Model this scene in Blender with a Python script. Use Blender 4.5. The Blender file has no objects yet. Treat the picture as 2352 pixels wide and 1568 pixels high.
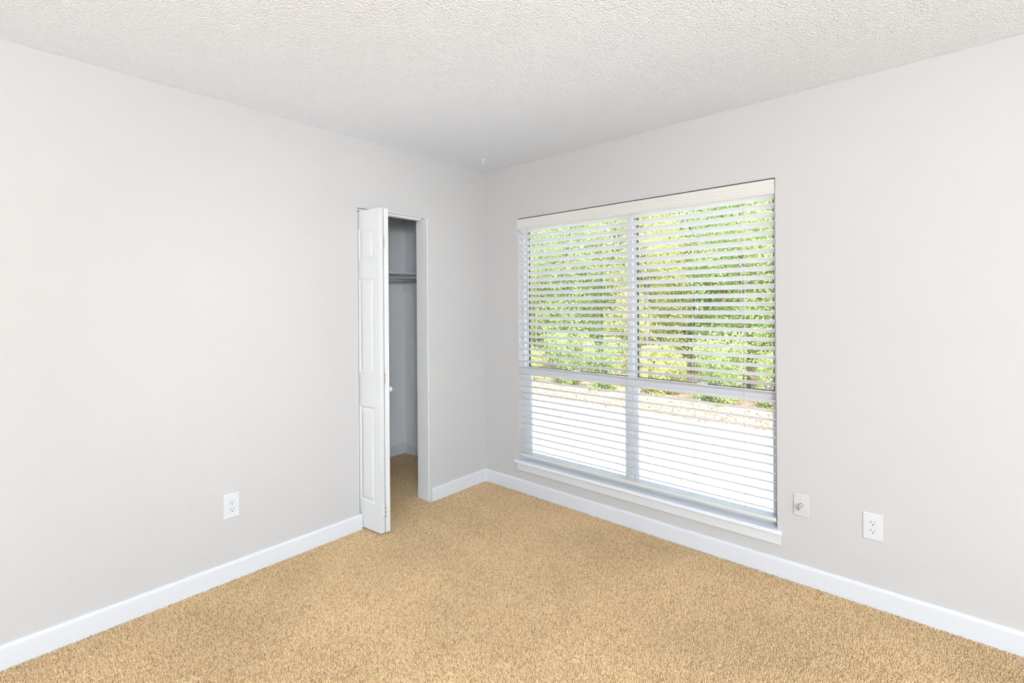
import bpy, bmesh, math, random
import numpy as np
from mathutils import Matrix, Vector

random.seed(4)
scene = bpy.context.scene
COL = scene.collection

# ------------------------------------------------------------------ camera
W_PX, H_PX = 2352, 1568
F_PX, YAW, ROLL, SHIFT_PX = 1120.9, 0.7247, -0.0074, -85.0
CAM = Vector((2.742, -2.770, 1.395))
cd = bpy.data.cameras.new('camera')
cam = bpy.data.objects.new('camera', cd)
COL.objects.link(cam)
scene.camera = cam
cd.sensor_width = 36.0
cd.lens = F_PX * 36.0 / W_PX
cd.shift_y = SHIFT_PX / W_PX
cd.clip_start = 0.02
cd.clip_end = 300
FWD = Vector((-math.sin(YAW), math.cos(YAW), 0))
R0 = Vector((math.cos(YAW), math.sin(YAW), 0))
U0 = Vector((0, 0, 1))
RR = R0 * math.cos(ROLL) + U0 * math.sin(ROLL)
UU = -R0 * math.sin(ROLL) + U0 * math.cos(ROLL)
m3 = Matrix((RR, UU, -FWD)).transposed()
cam.matrix_world = Matrix.Translation(CAM) @ m3.to_4x4()

# ------------------------------------------------------------------ sky, sun, light, exposure
SUN_DIR = Vector((0.62, -0.30, 0.95)).normalized()      # towards the sun: behind the house, to the right
wd = bpy.data.worlds.new('sky')
scene.world = wd
wd.use_nodes = True
nt = wd.node_tree
nt.nodes.clear()
bg = nt.nodes.new('ShaderNodeBackground')
wo = nt.nodes.new('ShaderNodeOutputWorld')
sky = nt.nodes.new('ShaderNodeTexSky')
sky.sky_type = 'NISHITA'
sky.sun_disc = False
sky.sun_elevation = math.asin(SUN_DIR.z)
sky.sun_rotation = math.atan2(SUN_DIR.x, SUN_DIR.y)
sky.air_density = 1.0
sky.dust_density = 2.0
bg.inputs['Strength'].default_value = 1.25
nt.links.new(sky.outputs[0], bg.inputs['Color'])
nt.links.new(bg.outputs[0], wo.inputs['Surface'])

sd = bpy.data.lights.new('sun', 'SUN')
sd.energy = 11.0
sd.angle = math.radians(0.6)
sd.color = (1.0, 0.97, 0.90)
sun = bpy.data.objects.new('sun', sd)
COL.objects.link(sun)
sun.rotation_euler = SUN_DIR.to_track_quat('Z', 'Y').to_euler()

# unseen fill lamps added behind the camera for even light: one bare, one ceiling-bounced
fd = bpy.data.lights.new('rear_fill', 'POINT')
fd.energy = 205.0
fd.shadow_soft_size = 0.10
fd.color = (0.835, 0.93, 1.0)
fill = bpy.data.objects.new('rear_fill', fd)
COL.objects.link(fill)
fill.location = (4.45, -3.90, 1.60)
bd = bpy.data.lights.new('bounce_fill', 'AREA')  # second added fill lamp, aimed up to brighten the room by bounce
bd.shape = 'DISK'
bd.size = 0.5
bd.energy = 120.0
bd.color = (0.835, 0.93, 1.0)
bounce = bpy.data.objects.new('bounce_fill', bd)
COL.objects.link(bounce)
bounce.location = (4.2, -4.4, 1.3)
bounce.rotation_euler = (math.pi, 0, 0)
cf = bpy.data.lights.new('camera_flash', 'SPOT')        # flash on the camera's hot shoe
cf.energy = 66.0
cf.spot_size = math.radians(62)
cf.spot_blend = 1.0
cf.shadow_soft_size = 0.05
cf.color = (0.835, 0.93, 1.0)
hot = bpy.data.objects.new('camera_flash', cf)
COL.objects.link(hot)
hot.location = (2.80, -2.84, 1.62)
hot.rotation_euler = (hot.location - Vector((-.6, -.45, 1.0))).to_track_quat('Z', 'Y').to_euler()

vs = scene.view_settings
vs.view_transform = 'Standard'
vs.look = 'None'
vs.exposure = 0.20
vs.gamma = 1.0
vs.use_curve_mapping = False


# ------------------------------------------------------------------ materials
def lin(r, g, b):
    f = lambda c: c / 12.92 if c <= 0.04045 else ((c + 0.055) / 1.055) ** 2.4
    return (f(r / 255), f(g / 255), f(b / 255), 1)


def mat(name, col, rough=0.6, metal=0.0, spec=0.5, noise=0.0, nscale=20, bump=0.0, bscale=200, bdist=0.002, bdetail=3):
    m = bpy.data.materials.new(name)
    m.use_nodes = True
    t = m.node_tree
    b = t.nodes['Principled BSDF']
    b.inputs['Base Color'].default_value = col
    b.inputs['Roughness'].default_value = rough
    b.inputs['Metallic'].default_value = metal
    b.inputs['Specular IOR Level'].default_value = spec
    co = t.nodes.new('ShaderNodeTexCoord')
    if noise:
        n = t.nodes.new('ShaderNodeTexNoise')
        n.inputs['Scale'].default_value = nscale
        n.inputs['Detail'].default_value = 4
        mx = t.nodes.new('ShaderNodeMix')
        mx.data_type = 'RGBA'
        mx.inputs[6].default_value = tuple(c * (1 - noise) for c in col[:3]) + (1,)
        mx.inputs[7].default_value = tuple(min(1, c * (1 + noise)) for c in col[:3]) + (1,)
        t.links.new(co.outputs['Object'], n.inputs['Vector'])
        t.links.new(n.outputs['Fac'], mx.inputs[0])
        t.links.new(mx.outputs[2], b.inputs['Base Color'])
    if bump:
        n2 = t.nodes.new('ShaderNodeTexNoise')
        n2.inputs['Scale'].default_value = bscale
        n2.inputs['Detail'].default_value = bdetail
        bp = t.nodes.new('ShaderNodeBump')
        bp.inputs['Strength'].default_value = bump
        bp.inputs['Distance'].default_value = bdist
        t.links.new(co.outputs['Object'], n2.inputs['Vector'])
        t.links.new(n2.outputs['Fac'], bp.inputs['Height'])
        t.links.new(bp.outputs[0], b.inputs['Normal'])
    return m


def island_mat(name, stops, rough=0.9, transl=0.0, patch=0.0, pscale=2.0):
    """colour drawn per loose piece (tuft, leaf) from a ramp"""
    m = bpy.data.materials.new(name)
    m.use_nodes = True
    t = m.node_tree
    b = t.nodes['Principled BSDF']
    g = t.nodes.new('ShaderNodeNewGeometry')
    r = t.nodes.new('ShaderNodeValToRGB')
    r.color_ramp.elements[0].position = stops[0][0]
    r.color_ramp.elements[0].color = stops[0][1]
    r.color_ramp.elements[1].position = stops[-1][0]
    r.color_ramp.elements[1].color = stops[-1][1]
    for p, c in stops[1:-1]:
        e = r.color_ramp.elements.new(p)
        e.color = c
    t.links.new(g.outputs['Random Per Island'], r.inputs['Fac'])
    colour = r.outputs[0]
    if patch:
        co = t.nodes.new('ShaderNodeTexCoord')
        n = t.nodes.new('ShaderNodeTexNoise')
        n.inputs['Scale'].default_value = pscale
        n.inputs['Detail'].default_value = 3
        mr = t.nodes.new('ShaderNodeMapRange')
        mr.inputs['From Min'].default_value = 0.3
        mr.inputs['From Max'].default_value = 0.7
        mr.inputs['To Min'].default_value = 1 - patch
        mr.inputs['To Max'].default_value = 1 + patch
        mu = t.nodes.new('ShaderNodeVectorMath')
        mu.operation = 'SCALE'
        t.links.new(co.outputs['Object'], n.inputs['Vector'])
        t.links.new(n.outputs['Fac'], mr.inputs['Value'])
        t.links.new(mr.outputs[0], mu.inputs['Scale'])
        t.links.new(colour, mu.inputs[0])
        colour = mu.outputs[0]
    t.links.new(colour, b.inputs['Base Color'])
    b.inputs['Roughness'].default_value = rough
    b.inputs['Specular IOR Level'].default_value = 0.2
    if transl:
        tr = t.nodes.new('ShaderNodeBsdfTranslucent')
        mx = t.nodes.new('ShaderNodeMixShader')
        mx.inputs[0].default_value = transl
        out = t.nodes['Material Output']
        t.links.new(colour, tr.inputs['Color'])
        t.links.new(b.outputs[0], mx.inputs[1])
        t.links.new(tr.outputs[0], mx.inputs[2])
        t.links.new(mx.outputs[0], out.inputs['Surface'])
    return m


M = {}
M['wall'] = mat('wall_paint', (0.590, 0.575, 0.568, 1), 0.75, spec=0.25, bump=0.08, bscale=260, bdist=0.001)
M['closet'] = mat('closet_paint', (0.88, 0.875, 0.88, 1), 0.8, spec=0.2, bump=0.08, bscale=260, bdist=0.001)
M['trim'] = mat('trim_gloss_white', (0.735, 0.75, 0.785, 1), 0.35, bump=0.03, bscale=60, bdist=0.001)
M['door'] = mat('door_white', (0.73, 0.735, 0.745, 1), 0.4, bump=0.03, bscale=80, bdist=0.001)
M['sill'] = mat('sill_white', (0.84, 0.87, 0.93, 1), 0.3, bump=0.03, bscale=60, bdist=0.001)
M['jamb'] = mat('jamb_white', (0.88, 0.87, 0.875, 1), 0.5, bump=0.05, bscale=80, bdist=0.001)
M['blind'] = mat('blind_cream', (0.90, 0.868, 0.835, 1), 0.45, noise=0.02, nscale=8)
M['valance'] = mat('valance_cream', (0.72, 0.705, 0.67, 1), 0.42, noise=0.02, nscale=6)
M['cord'] = mat('cord_cream', (0.80, 0.76, 0.69, 1), 0.8)
M['alu'] = mat('window_aluminium', (0.70, 0.71, 0.75, 1), 0.42, metal=0.15, bump=0.02, bscale=90)
M['gasket'] = mat('window_gasket', (0.05, 0.05, 0.055, 1), 0.6)
M['plate'] = mat('plate_white', (0.70, 0.71, 0.735, 1), 0.3)
M['plate_ivory'] = mat('plate_painted', (0.635, 0.63, 0.62, 1), 0.45)
M['slot'] = mat('slot_dark', (0.02, 0.02, 0.02, 1), 0.7)
M['metal'] = mat('nickel', (0.62, 0.58, 0.52, 1), 0.25, metal=1.0)
M['brass'] = mat('worn_brass', (0.72, 0.62, 0.44, 1), 0.4, metal=0.8)
M['steel'] = mat('dark_steel', (0.10, 0.095, 0.09, 1), 0.5, metal=0.6)
M['shelf'] = mat('shelf_white', (0.88, 0.87, 0.87, 1), 0.5)
M['brick'] = mat('outer_render', (0.55, 0.48, 0.42, 1), 0.9, noise=0.1)
M['backing'] = mat('carpet_backing', (0.62, 0.44, 0.26, 1), 1.0, spec=0.1, noise=0.15, nscale=300)
M['concrete'] = mat('concrete', (0.36, 0.355, 0.35, 1), 0.9, noise=0.10, nscale=1.2, bump=0.3, bscale=60, bdist=0.01)
M['soil'] = mat('leafy_soil', (0.38, 0.265, 0.175, 1), 0.95, noise=0.3, nscale=9, bump=0.6, bscale=30, bdist=0.02)
M['bark'] = mat('bark', (0.15, 0.125, 0.10, 1), 0.95, noise=0.3, nscale=14, bump=0.8, bscale=40, bdist=0.02)
M['pile'] = island_mat('carpet_yarn', [(0.0, (0.60, 0.39, 0.20, 1)), (0.30, (0.87, 0.60, 0.33, 1)), (0.75, (0.96, 0.70, 0.41, 1)), (1.0, (0.99, 0.80, 0.53, 1))], 0.95, patch=0.10, pscale=1.6)
M['leaf'] = island_mat('leaf_green', [(0.0, (0.185, 0.278, 0.094, 1)), (0.45, (0.319, 0.416, 0.151, 1)), (0.8, (0.472, 0.514, 0.216, 1)), (1.0, (0.624, 0.590, 0.315, 1))], 0.6, 0.45)
M['leaf_y'] = island_mat('leaf_yellowgreen', [(0.0, (0.290, 0.360, 0.100, 1)), (0.5, (0.488, 0.509, 0.179, 1)), (0.85, (0.624, 0.576, 0.265, 1)), (1.0, (0.671, 0.514, 0.283, 1))], 0.6, 0.45)
M['leaf_d'] = island_mat('leaf_dark', [(0.0, (0.128, 0.222, 0.100, 1)), (0.6, (0.228, 0.334, 0.151, 1)), (1.0, (0.380, 0.458, 0.226, 1))], 0.6, 0.4)
M['litter'] = island_mat('dead_leaf', [(0.0, (0.26, 0.145, 0.08, 1)), (0.5, (0.43, 0.28, 0.165, 1)), (1.0, (0.54, 0.42, 0.27, 1))], 0.9)

# popcorn ceiling
mc = mat('ceiling_popcorn', (0.91, 0.935, 0.99, 1), 0.95, spec=0.1)
t = mc.node_tree
co = t.nodes['Texture Coordinate']
v1 = t.nodes.new('ShaderNodeTexVoronoi'); v1.inputs['Scale'].default_value = 110
n1 = t.nodes.new('ShaderNodeTexNoise'); n1.inputs['Scale'].default_value = 150; n1.inputs['Detail'].default_value = 4
ad = t.nodes.new('ShaderNodeMath'); ad.operation = 'SUBTRACT'
bp = t.nodes.new('ShaderNodeBump'); bp.inputs['Strength'].default_value = 0.8; bp.inputs['Distance'].default_value = 0.0048
t.links.new(co.outputs['Object'], v1.inputs['Vector']); t.links.new(co.outputs['Object'], n1.inputs['Vector'])
t.links.new(n1.outputs['Fac'], ad.inputs[0]); t.links.new(v1.outputs['Distance'], ad.inputs[1])
t.links.new(ad.outputs[0], bp.inputs['Height']); t.links.new(bp.outputs[0], t.nodes['Principled BSDF'].inputs['Normal'])
M['ceiling'] = mc

# window glass: clear sheet with a faint reflection
mg = bpy.data.materials.new('window_glass')
mg.use_nodes = True
t = mg.node_tree
t.nodes.clear()
o_ = t.nodes.new('ShaderNodeOutputMaterial'); mx = t.nodes.new('ShaderNodeMixShader')
tr = t.nodes.new('ShaderNodeBsdfTransparent'); gl = t.nodes.new('ShaderNodeBsdfGlossy'); fr = t.nodes.new('ShaderNodeFresnel')
tr.inputs['Color'].default_value = (0.96, 0.98, 0.97, 1)
gl.inputs['Roughness'].default_value = 0.02
fr.inputs['IOR'].default_value = 1.3
t.links.new(fr.outputs[0], mx.inputs[0]); t.links.new(tr.outputs[0], mx.inputs[1]); t.links.new(gl.outputs[0], mx.inputs[2])
t.links.new(mx.outputs[0], o_.inputs['Surface'])
M['glass'] = mg


# ------------------------------------------------------------------ helpers
class MB:
    """collects shapes for ONE mesh"""
    def __init__(s):
        s.bm = bmesh.new()

    def box(s, x0, x1, y0, y1, z0, z1, bev=0.0, seg=2):
        r = bmesh.ops.create_cube(s.bm, size=1.0)
        vs_ = r['verts']
        for v in vs_:
            v.co = Vector((x0 + (v.co.x + .5) * (x1 - x0), y0 + (v.co.y + .5) * (y1 - y0), z0 + (v.co.z + .5) * (z1 - z0)))
        if bev:
            es = list({e for v in vs_ for e in v.link_edges})
            bmesh.ops.bevel(s.bm, geom=es, offset=bev, segments=seg, affect='EDGES', profile=0.5)
        return s

    def prism(s, pts, axis, a, b):
        """closed 2D outline pts extruded along axis from a to b"""
        def P(q, w):
            return {'x': (w, q[0], q[1]), 'y': (q[0], w, q[1]), 'z': (q[0], q[1], w)}[axis]
        A = [s.bm.verts.new(P(q, a)) for q in pts]
        B = [s.bm.verts.new(P(q, b)) for q in pts]
        n = len(pts)
        s.bm.faces.new(A); s.bm.faces.new(B[::-1])
        for i in range(n):
            s.bm.faces.new((A[i], B[i], B[(i + 1) % n], A[(i + 1) % n]))
        return s

    def tube(s, p0, p1, r0, r1=None, n=12, cap=True):
        r1 = r0 if r1 is None else r1
        p0, p1 = Vector(p0), Vector(p1)
        q = (p1 - p0).to_track_quat('Z', 'Y')
        ra, rb = [], []
        for i in range(n):
            d = q @ Vector((math.cos(2 * math.pi * i / n), math.sin(2 * math.pi * i / n), 0))
            ra.append(s.bm.verts.new(p0 + d * r0)); rb.append(s.bm.verts.new(p1 + d * r1))
        for i in range(n):
            s.bm.faces.new((ra[i], ra[(i + 1) % n], rb[(i + 1) % n], rb[i]))
        if cap:
            s.bm.faces.new(ra[::-1]); s.bm.faces.new(rb)
        return s

    def lathe(s, base, axis, prof, n=20):
        """prof = list of (distance along axis, radius)"""
        base, axis = Vector(base), Vector(axis).normalized()
        q = axis.to_track_quat('Z', 'Y')
        rings = []
        for h, r in prof:
            rings.append([s.bm.verts.new(base + axis * h + (q @ Vector((math.cos(2 * math.pi * i / n), math.sin(2 * math.pi * i / n), 0))) * max(r, 1e-5)) for i in range(n)])
        for a, b in zip(rings, rings[1:]):
            for i in range(n):
                s.bm.faces.new((a[i], a[(i + 1) % n], b[(i + 1) % n], b[i]))
        s.bm.faces.new(rings[0][::-1]); s.bm.faces.new(rings[-1])
        return s

    def build(s, name, material, parent=None, smooth=False):
        bmesh.ops.recalc_face_normals(s.bm, faces=s.bm.faces)
        me = bpy.data.meshes.new(name)
        s.bm.to_mesh(me); s.bm.free()
        me.materials.append(M[material])
        if smooth:
            me.shade_smooth()
        o = bpy.data.objects.new(name, me)
        COL.objects.link(o)
        o.parent = parent
        return o


def tag(o, label=None, cat=None, group=None, kind=None):
    if label: o['label'] = label
    if cat: o['category'] = cat
    if group: o['group'] = group
    if kind: o['kind'] = kind
    return o


def empty(name, loc=(0, 0, 0), rz=0.0):
    o = bpy.data.objects.new(name, None)
    COL.objects.link(o)
    o.location = loc
    o.rotation_euler = (0, 0, rz)
    o.empty_display_size = 0.1
    return o


def copy_tree(o, parent=None):
    c = o.copy()
    COL.objects.link(c)
    c.parent = parent
    for ch in [k for k in o.children]:
        copy_tree(ch, c)
    return c


def pieces_mesh(name, verts, faces, material):
    me = bpy.data.meshes.new(name)
    nf, k = faces.shape
    me.vertices.add(len(verts)); me.loops.add(nf * k); me.polygons.add(nf)
    me.vertices.foreach_set('co', verts.astype(np.float32).ravel())
    me.loops.foreach_set('vertex_index', faces.astype(np.int32).ravel())
    me.polygons.foreach_set('loop_start', (np.arange(nf) * k).astype(np.int32))
    me.update(calc_edges=True)
    me.materials.append(M[material])
    return me


# ------------------------------------------------------------------ room shell
H = 2.44
RX, RY = 5.30, -5.50                      # far ends of the room, behind the camera
WX0, WX1, WZ0, WZ1 = 0.352, 2.096, 0.215, 2.036       # window opening
CY0, CY1, CZ = -1.128, -0.566, 2.015      # closet opening in the left wall
TL, TR = 0.13, 0.127                       # wall thicknesses
CB, CR, CL = -1.10, 0.03, -1.60           # closet back, right and left faces

tag(MB().box(CB - .1, RX + .15, RY - .15, TR, -.20, -.010).build('floor', 'backing'), 'tan carpeted floor of the bedroom and closet', kind='structure')
tag(MB().box(CB - .1, RX + .15, RY - .15, TR, H, H + .25).build('ceiling', 'ceiling'), 'white textured popcorn ceiling', kind='structure')
tag(MB().box(0, WX0, 0, TR, -.2, H).box(WX1, RX + .15, 0, TR, -.2, H).box(WX0, WX1, 0, TR, WZ1, H).box(WX0, WX1, 0, TR, -.2, WZ0)
    .build('wall_right', 'wall'), 'pale greige wall around the wide window', kind='structure')
tag(MB().box(-TL, 0, RY - .15, CY0, -.2, H).box(-TL, 0, CY1, TR, -.2, H).box(-TL, 0, CY0, CY1, CZ, H)
    .build('wall_left', 'wall'), 'pale greige wall with the closet opening', kind='structure')
tag(MB().box(RX, RX + .15, RY - .15, 0, -.2, H).build('wall_front', 'wall'), 'plain pale wall facing the closet', kind='structure')
tag(MB().box(0, RX, RY - .15, RY, -.2, H).build('wall_rear', 'wall'), 'plain pale wall facing the window', kind='structure')
tag(MB().box(CB - .1, CB, CL, TR, -.2, H).build('wall_closet_back', 'closet'), 'shaded grey back wall inside the closet', kind='structure')
tag(MB().box(CB, -TL, CR, TR, -.2, H).build('wall_closet_right', 'closet'), 'shaded grey side wall inside the closet', kind='structure')
tag(MB().box(CB - .1, -TL, CL - .1, CL, -.2, H).build('wall_closet_left', 'closet'), 'closet side wall behind the folded door', kind='structure')


# baseboards: eased-top board profile extruded along the wall
def baseboard(name, axis, at, sgn, a, b, label):
    T, h = 0.013, 0.092
    pr = [(0, -.012), (T, -.012), (T, h - .016), (T * .93, h - .009), (T * .7, h - .003), (T * .35, h), (0, h)]
    pts = [(at + sgn * u, w) for u, w in pr]
    tag(MB().prism(pts, axis, a, b).build(name, 'trim'), label, kind='structure')


baseboard('baseboard_right', 'x', 0, -1, 0.0, RX, 'glossy white baseboard running under the window')
baseboard('baseboard_left', 'y', 0, 1, RY, -1.112, 'glossy white baseboard along the wall with the outlet, ending at the folding door')
baseboard('baseboard_corner', 'y', 0, 1, CY1 + .012, -.013, 'short white baseboard between closet opening and room corner')
baseboard('baseboard_front', 'y', RX, -1, RY, -.013, 'white baseboard on the wall facing the closet')
baseboard('baseboard_rear', 'x', RY, 1, .013, RX, 'white baseboard on the wall facing the window')
baseboard('baseboard_closet_back', 'y', CB, 1, CL, CR, 'white baseboard on the closet back wall')
baseboard('baseboard_closet_right', 'x', CR, -1, CB + .013, -TL, 'white baseboard on the closet side wall')
baseboard('baseboard_closet_inside', 'y', -TL, -1, CY1, CR, 'white baseboard behind the closet jamb')

# closet opening lining: two side boards and a head board
tag(MB().box(-TL - .001, -.004, CY1 - .006, CY1 + .0005, -.01, CZ, .0015, 1).build('trim_1', 'jamb'), 'white painted right jamb of the closet opening', kind='structure')
tag(MB().box(-TL - .001, -.004, CY0 - .0005, CY0 + .006, -.01, CZ, .0015, 1).build('trim_2', 'jamb'), 'white painted left jamb of the closet opening', kind='structure')
tag(MB().box(-TL - .001, -.004, CY0, CY1, CZ - .005, CZ + .0005, .0015, 1).build('trim_3', 'jamb'), 'white painted head of the closet opening', kind='structure')

# ------------------------------------------------------------------ bifold closet door
LW, LT, LZ0, LZ1 = 0.272, 0.029, 0.012, 1.988
PANELS = [(0.178, 0.770), (0.968, 1.565), (1.675, 1.874)]
PX0, PX1 = 0.074, 0.222
door = tag(empty('door_1', (-.088, -1.118, 0)), 'white six panel bifold closet door folded open', kind='structure')


def door_leaf():
    mb = MB()
    bm = mb.bm
    xs = [0, PX0, PX1, LW]
    zs = [LZ0] + [z for p in PANELS for z in p] + [LZ1]
    G, D = 0.011, 0.006                          # groove width and depth
    for side, y in ((1, 0.0), (-1, LT)):
        V = {}
        for i, x in enumerate(xs):
            for j, z in enumerate(zs):
                V[i, j] = bm.verts.new((x, y, z))
        for i in range(3):
            for j in range(len(zs) - 1):
                q = [V[i, j], V[i + 1, j], V[i + 1, j + 1], V[i, j + 1]]
                if i == 1 and j % 2 == 1:
                    x0, x1, z0, z1 = xs[1], xs[2], zs[j], zs[j + 1]
                    mid = [bm.verts.new((a, y + side * D * .35, b)) for a, b in ((x0 + G * .4, z0 + G * .4), (x1 - G * .4, z0 + G * .4), (x1 - G * .4, z1 - G * .4), (x0 + G * .4, z1 - G * .4))]
                    inn = [bm.verts.new((a, y + side * D, b)) for a, b in ((x0 + G, z0 + G), (x1 - G, z0 + G), (x1 - G, z1 - G), (x0 + G, z1 - G))]
                    for k in range(4):
                        n = (k + 1) % 4
                        bm.faces.new((q[k], q[n], mid[n], mid[k]))
                        bm.faces.new((mid[k], mid[n], inn[n], inn[k]))
                    bm.faces.new(inn)
                else:
                    bm.faces.new(q)
        if side == 1:
            V1 = V
    # edges of the slab
    n = len(zs) - 1
    loop1 = [V1[i, 0] for i in range(4)] + [V1[3, j] for j in range(1, n + 1)] + [V1[i, n] for i in (2, 1, 0)] + [V1[0, j] for j in range(n - 1, 0, -1)]
    loop2 = [V[i, 0] for i in range(4)] + [V[3, j] for j in range(1, n + 1)] + [V[i, n] for i in (2, 1, 0)] + [V[0, j] for j in range(n - 1, 0, -1)]
    for k in range(len(loop1)):
        m = (k + 1) % len(loop1)
        bm.faces.new((loop1[k], loop1[m], loop2[m], loop2[k]))
    return mb


def raised_panel(z0, z1):
    mb = MB()
    bm = mb.bm
    for side, y in ((1, 0.0), (-1, LT)):
        rings = []
        for ins, d in ((.012, .007), (.012, .0055), (.017, .0052), (.034, .0018), (.036, .0012)):
            rings.append([bm.verts.new((a, y + side * d, b)) for a, b in ((PX0 + ins, z0 + ins), (PX1 - ins, z0 + ins), (PX1 - ins, z1 - ins), (PX0 + ins, z1 - ins))])
        for a, b in zip(rings, rings[1:]):
            for k in range(4):
                bm.faces.new((a[k], a[(k + 1) % 4], b[(k + 1) % 4], b[k]))
        bm.faces.new(rings[-1])
        bm.faces.new(rings[0][::-1])
    return mb


ANG = math.radians(6.0)
leaf = door_leaf().build('leaf', 'door', door)
leaf.rotation_euler = (0, 0, ANG)
for z0, z1 in PANELS:
    raised_panel(z0, z1).build('raised_panel', 'door', leaf)
leaf2 = leaf.copy()
COL.objects.link(leaf2)
leaf2.parent = door
leaf2.location = (0.0045, 0.0885, 0)
leaf2.rotation_euler = (0, 0, -ANG)
for ch in list(leaf.children):
    c = ch.copy(); COL.objects.link(c); c.parent = leaf2
# hinges between the two leaves: leaf plates and a knuckle, brass showing through paint
hx = LW * math.cos(ANG)
for hz, paint in ((1.775, 'brass'), (0.955, 'brass'), (0.145, 'brass')):
    hb = MB()
    hb.box(hx - .001, hx + .0022, .034, .0555, hz - .036, hz + .036, .0008, 1)
    hb.box(hx + .0022, hx + .0052, .0625, .083, hz - .036, hz + .036, .0008, 1)
    hp = hb.build('hinge', 'door', door)
    k = MB()
    for q in range(3):
        k.tube((hx + .006, .0592, hz - .034 + q * .023), (hx + .006, .0592, hz - .034 + q * .023 + .021), .0036, n=10)
    k.build('hinge_knuckle', paint, hp, True)
# knob on the outer face of the second leaf (local frame of the leaf)
MB().lathe((0.228, LT, 0.873), (0, 1, 0), [(0, .014), (.004, .014), (.006, .008), (.016, .0075), (.021, .013), (.028, .0175), (.035, .0165), (.040, .009), (.041, .002)]).build('knob', 'door', leaf2, True)
# top pivot and roller pins that ride in the track
MB().tube((.030, .018, LZ1 - .02), (.030, .018, 2.006), .005).box(.012, .05, .008, .030, LZ1, LZ1 + .004).build('pivot', 'steel', door)
MB().tube((.034, .100, LZ1 - .02), (.034, .100, 2.006), .005).build('roller', 'steel', door)
# overhead track
tk = MB()
tk.prism([(-.078, 2.010), (-.078, 1.997), (-.0735, 1.997), (-.0735, 2.006), (-.0415, 2.006), (-.0415, 1.997), (-.037, 1.997), (-.037, 2.010)], 'y', CY0 + .006, CY1 - .035)
tag(tk.build('trim_4', 'trim'), 'white metal door track under the closet head', kind='structure')

# ------------------------------------------------------------------ closet shelf and rod
sh = tag(empty('closet_shelf', (CB, 0, 1.66)), 'white closet shelf resting on wall cleats above the hanging rod', 'shelf')
MB().box(0, .40, CL + .002, CR - .002, 0, .019, .0015, 1).build('board', 'shelf', sh)
MB().box(0.001, .40, CR - .020, CR - .001, -.130, -.0005, .0015, 1).build('cleat', 'shelf', sh)
MB().box(0.001, .019, CL + .002, CR - .021, -.075, -.0005, .0015, 1).build('cleat', 'shelf', sh)
rod = tag(empty('closet_rod', (CB + .30, 0, 1.612)), 'white round hanging rod under the closet shelf', 'rod')
MB().tube((0, CL + .002, 0), (0, CR - .021, 0), .0165, n=20).build('pole', 'shelf', rod, True)
MB().lathe((0, CR - .0205, 0), (0, -1, 0), [(0, .028), (.006, .028), (.008, .022), (.014, .021)]).build('socket', 'shelf', rod, True)

# ------------------------------------------------------------------ window unit
win = tag(empty('window_1', (0, 0, 0)), 'aluminium window of two double hung units side by side', kind='structure')
FY0, FY1 = 0.056, 0.125
fr_ = MB()
fr_.box(WX0, .370, FY0, FY1, WZ0 + .02, WZ1, .001, 1).box(2.080, WX1, FY0, FY1, WZ0 + .02, WZ1, .001, 1)
fr_.box(.370, 2.080, FY0, FY1, 2.004, WZ1, .001, 1).box(.370, 2.080, FY0, FY1, WZ0 + .02, .250, .001, 1)
fr_.build('frame', 'alu', win)
mu = MB()
mu.box(1.2285, 1.2665, FY0 - .004, FY1, .250, 2.004, .001, 1)
for gx in (1.231, 1.2425, 1.254, 1.2645):
    mu.box(gx - .0022, gx + .0022, FY0 - .0075, FY0 - .003, .250, 2.004, .0008, 1)
mu.build('mullion', 'alu', win)


def sash(name, x0, x1, z0, z1, y0, y1, sl, sr, rb, rt):
    s = MB()
    s.box(x0, x0 + sl, y0, y1, z0, z1, .0015, 1).box(x1 - sr, x1, y0, y1, z0, z1, .0015, 1)
    s.box(x0 + sl, x1 - sr, y0, y1, z0, z0 + rb, .0015, 1).box(x0 + sl, x1 - sr, y0, y1, z1 - rt, z1, .0015, 1)
    o = s.build(name, 'alu', win)
    ym = (y0 + y1) / 2
    a, b, c, d = x0 + sl, x1 - sr, z0 + rb, z1 - rt
    MB().box(a - .004, b + .004, ym - .002, ym + .002, c - .004, d + .004).build('pane', 'glass', o)
    g = MB()
    w = .0045
    g.box(a - .0005, a + w, y0 + .003, y1 - .003, c, d).box(b - w, b + .0005, y0 + .003, y1 - .003, c, d)
    g.box(a + w, b - w, y0 + .003, y1 - .003, d - w, d + .0005).box(a + w, b - w, y0 + .003, y1 - .003, c - .0005, c + w)
    g.build('gasket', 'gasket' if name == 'upper_sash' else 'alu', o)
    return o


for x0, x1, sl, sr in ((.3705, 1.228, .052, .022), (1.267, 2.0795, .0235, .012)):
    sash('lower_sash', x0, x1, .2505, .925, FY0 + .003, FY0 + .026, sl, sr, .030, .055)
    sash('upper_sash', x0, x1, .870, 2.0035, FY0 + .030, FY0 + .052, .010, .012, .052, .030)
    lk = MB()
    xm = (x0 + x1) / 2 + .02
    lk.box(xm - .028, xm + .028, FY0 + .004, FY0 + .024, .9252, .931, .001, 1)
    lk.lathe((xm, FY0 + .014, .931), (0, 0, 1), [(0, .009), (.006, .009), (.008, .006)], 14)
    lk.box(xm - .004, xm + .030, FY0 + .009, FY0 + .018, .935, .940, .001, 1)
    lk.build('sash_lock', 'alu', win)
# stool (inner sill board) and apron below it
MB().box(.322, 2.120, -.030, -.0005, .215, .236, .004, 3).box(WX0 + .001, WX1 - .001, -.0006, FY0 - .0005, .2155, .236).build('sill', 'sill', win)
MB().box(.336, 2.116, -.014, -.0005, .160, .2148, .0025, 2).build('apron', 'door', win)

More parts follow.
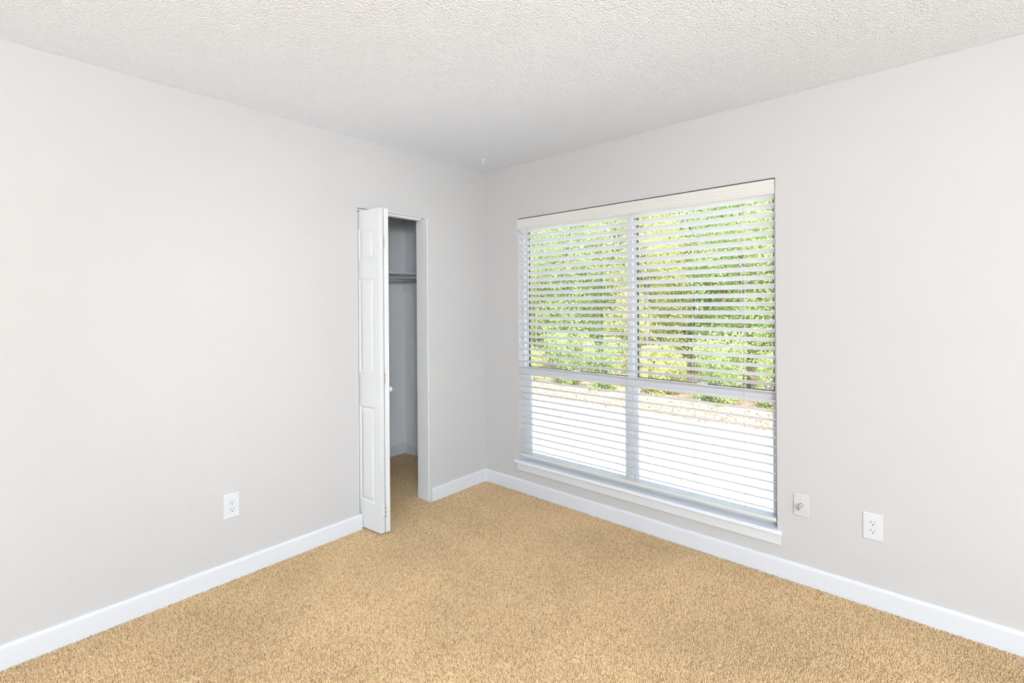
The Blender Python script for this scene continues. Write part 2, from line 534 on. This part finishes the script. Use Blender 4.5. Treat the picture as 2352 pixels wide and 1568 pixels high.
# ------------------------------------------------------------------ window blind
bl = tag(empty('window_blind', (1.2215, .028, .262)), 'cream horizontal slat blind with valance hanging in the window', 'blind')
BX = bl.location.copy()
BL0, BL1 = WX0 + .004 - BX.x, 2.0905 - BX.x          # slat ends
TILT = math.radians(-26.5)
PITCH, NS = 0.0464, 36
# valance: moulded board with grooves, standing just proud of the wall
vp = [(.0035, 1.9535), (-.0035, 1.9535), (-.0060, 1.957), (-.0060, 1.963), (-.0045, 1.9655), (-.0060, 1.968), (-.0075, 1.975), (-.0080, 1.984), (-.0070, 1.987),
      (-.0082, 1.990), (-.0086, 2.000), (-.0075, 2.003), (-.0088, 2.006), (-.0096, 2.022), (-.0090, 2.0275), (.0035, 2.0275)]
va = MB()
va.prism([(y - BX.y, z - BX.z) for y, z in vp], 'x', WX0 - .0005 - BX.x, 2.0935 - BX.x)
va.build('valance', 'valance', bl)
MB().box(BL0, BL1, .006 - BX.y, .051 - BX.y, 1.983 - BX.z, 2.026 - BX.z, .0015, 1).build('headrail', 'valance', bl)
# one slat, 35 copies
sm = MB()
th, hw = .0030, .0248
sp = [(-hw, -.0004), (-hw + .0012, -th / 2 - .0004), (-hw * .5, -th / 2 + .0004), (0, -th / 2 + .0008), (hw * .5, -th / 2 + .0004), (hw - .0012, -th / 2 - .0004), (hw, -.0004),
      (hw - .0012, th / 2 - .0004), (hw * .5, th / 2 + .0004), (0, th / 2 + .0008), (-hw * .5, th / 2 + .0004), (-hw + .0012, th / 2 - .0004)]
sm.prism(sp, 'x', BL0, BL1)
s0 = sm.build('slat', 'blind', bl)
for i in range(NS):
    s = s0 if i == 0 else s0.copy()
    if i:
        COL.objects.link(s)
        s.parent = bl
    s.location = (0, 0, .3205 + i * PITCH - BX.z)
    s.rotation_euler = (TILT + random.uniform(-.008, .008), random.uniform(-.0006, .0006), 0)
MB().box(BL0, BL1, -.0245, .0245, 0.0035, .0225, .003, 2).build('bottom_rail', 'valance', bl)
# ladder tapes: a front and a back string, rungs under each slat, and the lift cord through the middle
yf, zf = -hw * math.cos(TILT) - .0008, hw * math.sin(-TILT)
for lx in (.485, .748, 1.052, 1.362, 1.664, 1.930):
    x = lx - BX.x
    for yy in (yf, -yf):
        MB().tube((x, yy, .018), (x, yy, 1.985 - BX.z), .0008, n=6).build('ladder_string', 'cord', bl)
    r = MB()
    for i in range(NS):
        z = .3205 + i * PITCH - BX.z - .0024
        r.tube((x, yf, z + zf), (x, -yf, z - zf), .0006, n=5, cap=False)
    tag(r.build('ladder_rungs', 'cord', bl), kind='stuff')
    if lx in (.485, 1.362, 1.930):
        MB().tube((x + .012, 0, .02), (x + .012, 0, 1.985 - BX.z), .0009, n=6).build('lift_cord', 'cord', bl)
wn = MB().tube((.452 - BX.x, -.030, 1.228 - BX.z), (.455 - BX.x, -.031, 1.965 - BX.z), .0042, .0036, n=8)
wn.build('tilt_wand', 'valance', bl, True)

# ------------------------------------------------------------------ wall plates
def wall_plate(name, label, cat, loc, rz, w, h, material, coax=False):
    """local frame: x along the wall, -y out of the wall, origin at plate centre on the wall"""
    p = tag(empty(name, loc, rz), label, cat)
    b = MB()
    bm = b.bm
    rings = []
    for ins, d in ((0, .0004), (0, .0028), (.0012, .0046), (.004, .0058)):
        rings.append([bm.verts.new((sx * (w / 2 - ins), -d, sz * (h / 2 - ins))) for sx, sz in ((-1, -1), (1, -1), (1, 1), (-1, 1))])
    for a, c in zip(rings, rings[1:]):
        for k in range(4):
            bm.faces.new((a[k], a[(k + 1) % 4], c[(k + 1) % 4], c[k]))
    bm.faces.new(rings[0][::-1]); bm.faces.new(rings[-1])
    b.build('plate', material, p)
    if coax:
        for sz in (-1, 1):
            s = MB().lathe((0, -.0056, sz * h * .36), (0, -1, 0), [(0, .0034), (.0008, .0034), (.0014, .002)], 12).build('screw', material, p)
            MB().box(-.0026, .0026, -.0073, -.0069, sz * h * .36 - .0004, sz * h * .36 + .0004).build('screw_slot', 'slot', s)
        c = MB().lathe((0, -.0057, .004), (0, -1, 0), [(0, .0078), (.005, .0078), (.0052, .005), (.018, .005), (.0182, .0066), (.026, .0066), (.0262, .0052), (.040, .0052), (.0402, .0068), (.066, .0064), (.070, .0056), (.0702, .0035)], 18)
        c.build('coax_connector', 'metal', p)
        MB().tube((0, -.0755, .004), (0, -.080, .004), .0009, n=6).build('coax_pin', 'brass', p)
    else:
        iw, ih = .0335, .067
        r_ = MB().box(-iw / 2, iw / 2, -.0072, -.0050, -ih / 2, ih / 2, .0009, 2).build('receptacle', material, p)
        for cz in (.0185, -.0185):
            MB().box(-.0079, -.0057, -.0076, -.0066, cz - .001, cz + .0075).build('slot', 'slot', r_)
            MB().box(.0053, .0071, -.0076, -.0066, cz - .0003, cz + .0066).build('slot', 'slot', r_)
            g = MB()
            pts = [(.0027 * math.cos(a), cz - .0082 + .0027 * math.sin(a)) for a in [math.pi * q / 8 + math.pi for q in range(9)]]
            pts += [(.0027, cz - .0062), (-.0027, cz - .0062)]
            g.prism([(q[0], q[1]) for q in pts], 'y', -.0076, -.0066)
            g.build('ground_hole', 'slot', r_)
    return p


wall_plate('wall_outlet', 'white power outlet on the window wall beside the cable plate', 'outlet', (2.492, 0, .3645), 0, .0765, .123, 'plate')
wall_plate('cable_plate', 'wall plate with a silver coaxial connector beside the window', 'wall plate', (2.2045, 0, .386), 0, .069, .114, 'plate_ivory', coax=True)
wall_plate('wall_outlet', 'white power outlet on the wall left of the closet door', 'outlet', (0, -1.854, .3755), math.pi / 2, .074, .124, 'plate')

# small white peg hanging from the ceiling near the corner
hk = tag(empty('ceiling_peg', (.264, -.272, H)), 'small white T-shaped peg hanging from the ceiling near the corner', 'peg')
MB().lathe((0, 0, -.0005), (0, 0, -1), [(0, .013), (.004, .013), (.006, .006)], 16).build('base', 'sill', hk, True)
MB().lathe((0, 0, -.005), (0, 0, -1), [(0, .0045), (.026, .0042), (.030, .0030), (.031, .001)], 12).build('stem', 'sill', hk, True)

# ------------------------------------------------------------------ carpet pile (real tufts over the visible floor)
rng = np.random.default_rng(7)


def tufts(x0, x1, y0, y1, sp, cull=True):
    nx, ny = int((x1 - x0) / sp), int((y1 - y0) / sp)
    X, Y = np.meshgrid(x0 + (np.arange(nx) + .5) * sp, y0 + (np.arange(ny) + .5) * sp)
    P = np.stack([X.ravel(), Y.ravel()], 1) + rng.uniform(-.45, .45, (nx * ny, 2)) * sp
    if cull:
        d = (P[:, 0] - CAM.x) * FWD.x + (P[:, 1] - CAM.y) * FWD.y
        lat = np.abs((P[:, 0] - CAM.x) * R0.x + (P[:, 1] - CAM.y) * R0.y)
        P = P[(d > 0.85) & (lat < d * 1.05 + .9)]
    return P


SP = 0.0054
P = np.concatenate([tufts(.014, 3.5, -3.6, -.014, SP), tufts(-TL, .016, CY0 + .004, CY1 - .004, SP), tufts(CB + .014, -TL, -1.25, CR - .014, SP)])
n = len(P)
phi = rng.uniform(0, 2 * np.pi, n)
lean = rng.uniform(.0, .0050, n)
rad = rng.uniform(.0034, .0046, n)
hgt = rng.uniform(.0095, .0130, n)
la = rng.uniform(0, 2 * np.pi, n)
base = np.stack([np.stack([P[:, 0] + rad * np.cos(phi + k * 2.0944), P[:, 1] + rad * np.sin(phi + k * 2.0944), np.full(n, -.0115)], 1) for k in range(3)], 1)
off = np.stack([lean * np.cos(la), lean * np.sin(la)], 1)
top = np.stack([np.stack([P[:, 0] + off[:, 0] + g * rad * .62 * np.cos(phi + 1.5), P[:, 1] + off[:, 1] + g * rad * .62 * np.sin(phi + 1.5), -.0115 + hgt * (1.0 if g < 0 else .93)], 1) for g in (1, -1)], 1)
V = np.concatenate([base, top], 1).reshape(-1, 3)          # blunt yarn end: three base points and a short ridge
b0 = (np.arange(n) * 5)[:, None]
T = np.array([[0, 1, 3], [1, 4, 3], [1, 2, 4], [2, 0, 4], [0, 3, 4]])
Fc = (b0[:, :, None] + T[None]).reshape(-1, 3)
po = bpy.data.objects.new('carpet_pile', pieces_mesh('carpet_pile', V, Fc, 'pile'))
COL.objects.link(po)
tag(po, 'tan twisted carpet pile covering bedroom and closet floor', 'carpet', kind='stuff')

# ------------------------------------------------------------------ outdoors
GZ = -0.5
tag(MB().box(-26, 16, TR, 5.15, GZ - .3, GZ).build('parking_lot', 'concrete'), 'sunlit pale concrete lot outside the window', kind='structure')
tag(MB().box(-26, 16, 5.15, 26, GZ - .3, GZ + .02).build('verge', 'soil'), 'brown leaf strewn bank beyond the lot', kind='structure')


def leaves_mesh(name, centres, size, material, droop=.5):
    n = len(centres)
    L = size * rng.uniform(.6, 1.25, n)
    d = rng.normal(size=(n, 3)); d[:, 2] = d[:, 2] * .5 - droop * .5
    d /= np.linalg.norm(d, axis=1)[:, None]
    u = rng.normal(size=(n, 3)); u -= d * (u * d).sum(1)[:, None]; u /= np.linalg.norm(u, axis=1)[:, None]
    w = np.cross(d, u)
    a = centres - d * L[:, None] * .5
    b = centres + d * L[:, None] * .5
    l = centres + u * L[:, None] * .30 + w * L[:, None] * .10
    r = centres - u * L[:, None] * .30 + w * L[:, None] * .10
    V = np.stack([a, r, b, l], 1).reshape(-1, 3)
    i0 = (np.arange(n) * 4)[:, None, None]
    Fq = (i0 + np.array([[0, 1, 2], [0, 2, 3]])[None]).reshape(-1, 3)
    return pieces_mesh(name, V, Fq, material)


def crown(n, R, z0, z1, clumps):
    """leaf positions gathered into clumps; a full column with a rounded top, leafy down to z0"""
    a = rng.uniform(0, 2 * np.pi, clumps); r = rng.uniform(0, 1, clumps) ** .5; t_ = rng.uniform(0, 1, clumps)
    r *= np.sqrt(np.clip(1 - ((t_ - .35) / .68) ** 4, .08, 1))
    cc = np.stack([r * np.cos(a), r * np.sin(a), t_], 1)
    k = rng.integers(0, clumps, n)
    p = cc[k] + rng.normal(size=(n, 3)) * np.array([.15, .15, .15 * R / (z1 - z0)])
    q = np.maximum(1, np.hypot(p[:, 0], p[:, 1]) / 1.02)
    p[:, 0] /= q; p[:, 1] /= q
    p[:, 2] = np.clip(p[:, 2], .0, 1.05)
    return np.stack([p[:, 0] * R, p[:, 1] * R, z0 + p[:, 2] * (z1 - z0)], 1)


def tree(name, label, cat, group, n, R, z0, z1, clumps, size, material, trunk_r, trunk_h):
    root = tag(empty(name), label, cat, group)
    me = leaves_mesh(name + '_leaves', crown(n, R, z0, z1, clumps), size, material)
    o = bpy.data.objects.new('foliage', me)
    COL.objects.link(o); o.parent = root
    tk_ = MB()
    rnd = random.Random(n)
    p = Vector((0, 0, -.1)); r = trunk_r
    for s_ in range(5):
        q = p + Vector((rnd.uniform(-.06, .06), rnd.uniform(-.06, .06), trunk_h / 5))
        tk_.tube(p, q, r, r * .86, n=9); r *= .86
        if s_ >= 2:
            for _ in range(3):
                a = rnd.uniform(0, 6.28)
                e = q + Vector((math.cos(a) * R * .6, math.sin(a) * R * .6, trunk_h * .22))
                tk_.tube(q, e, r * .5, r * .12, n=6)
        p = q
    tk_.build('trunk', 'bark', root, True)
    return root


protos = {
    'a': tree('leafy_tree', 'green tree with a leafy crown beyond the lot', 'tree', 'green trees beyond the lot', 24000, 1.10, .25, 5.2, 130, .066, 'leaf', .10, 3.8),
    'b': tree('leafy_tree', 'yellow green tree catching the sun beyond the lot', 'tree', 'yellow green trees beyond the lot', 22000, 1.10, .25, 5.0, 120, .064, 'leaf_y', .09, 3.8),
    'c': tree('leafy_tree', 'dark green tree deep in the woods behind the others', 'tree', 'dark trees at the back of the woods', 24000, 1.42, .1, 7.6, 160, .13, 'leaf_d', .13, 5.0),
    's': tree('bush', 'low green bush along the far edge of the lot', 'bush', 'green bushes edging the lot', 7500, .55, .04, 1.15, 38, .05, 'leaf', .03, .8),
    't': tree('bush', 'low yellow green bush along the far edge of the lot', 'bush', 'yellow green bushes edging the lot', 7500, .55, .04, 1.0, 38, .05, 'leaf_y', .03, .8),
}
used = set()


def place(k, x, y, s):
    o = protos[k] if k not in used else copy_tree(protos[k])
    used.add(k)
    o.location = (x, y, GZ + .02)
    o.rotation_euler = (0, 0, random.choice((0, 1, 2, 3)) * math.pi / 2 + random.uniform(-.04, .04))
    o.scale = (s, s, s * random.uniform(.92, 1.1))


ju = lambda a: random.uniform(-a, a)
for i in range(11):                                     # bushes at the edge
    place('s' if i % 3 else 't', -8.6 + i * 1.16 + ju(.03), 6.75 + ju(.12), random.uniform(.9, 1.0))
for i in range(7):                                      # three staggered rows of trees
    place('b' if i % 2 else 'a', -9.9 + i * 2.34 + ju(.03), 8.7 + ju(.1), random.uniform(.93, .98))
for i in range(7):
    place('a' if i % 3 else 'b', -11.1 + i * 2.34 + ju(.03), 11.05 + ju(.1), random.uniform(.95, 1.0))
for i in range(8):
    place('c', -17.5 + i * 3.05 + ju(.04), 14.0 + ju(.1), random.uniform(.94, .99))
for i in range(8):
    place('c', -17.75 + i * 3.05 + ju(.04), 17.2 + ju(.1), random.uniform(.94, .99))

nl = 12000
LP = np.stack([rng.uniform(-12, 6, nl), np.minimum(4.9 + np.abs(rng.normal(size=nl)) * .7, 6.0), np.full(nl, GZ + .03) + rng.uniform(0, .05, nl)], 1)
lo = bpy.data.objects.new('leaf_litter', leaves_mesh('leaf_litter', LP, .05, 'litter', 0.0))
COL.objects.link(lo)
tag(lo, 'fallen brown leaves scattered along the edge of the lot', 'leaves', kind='stuff')
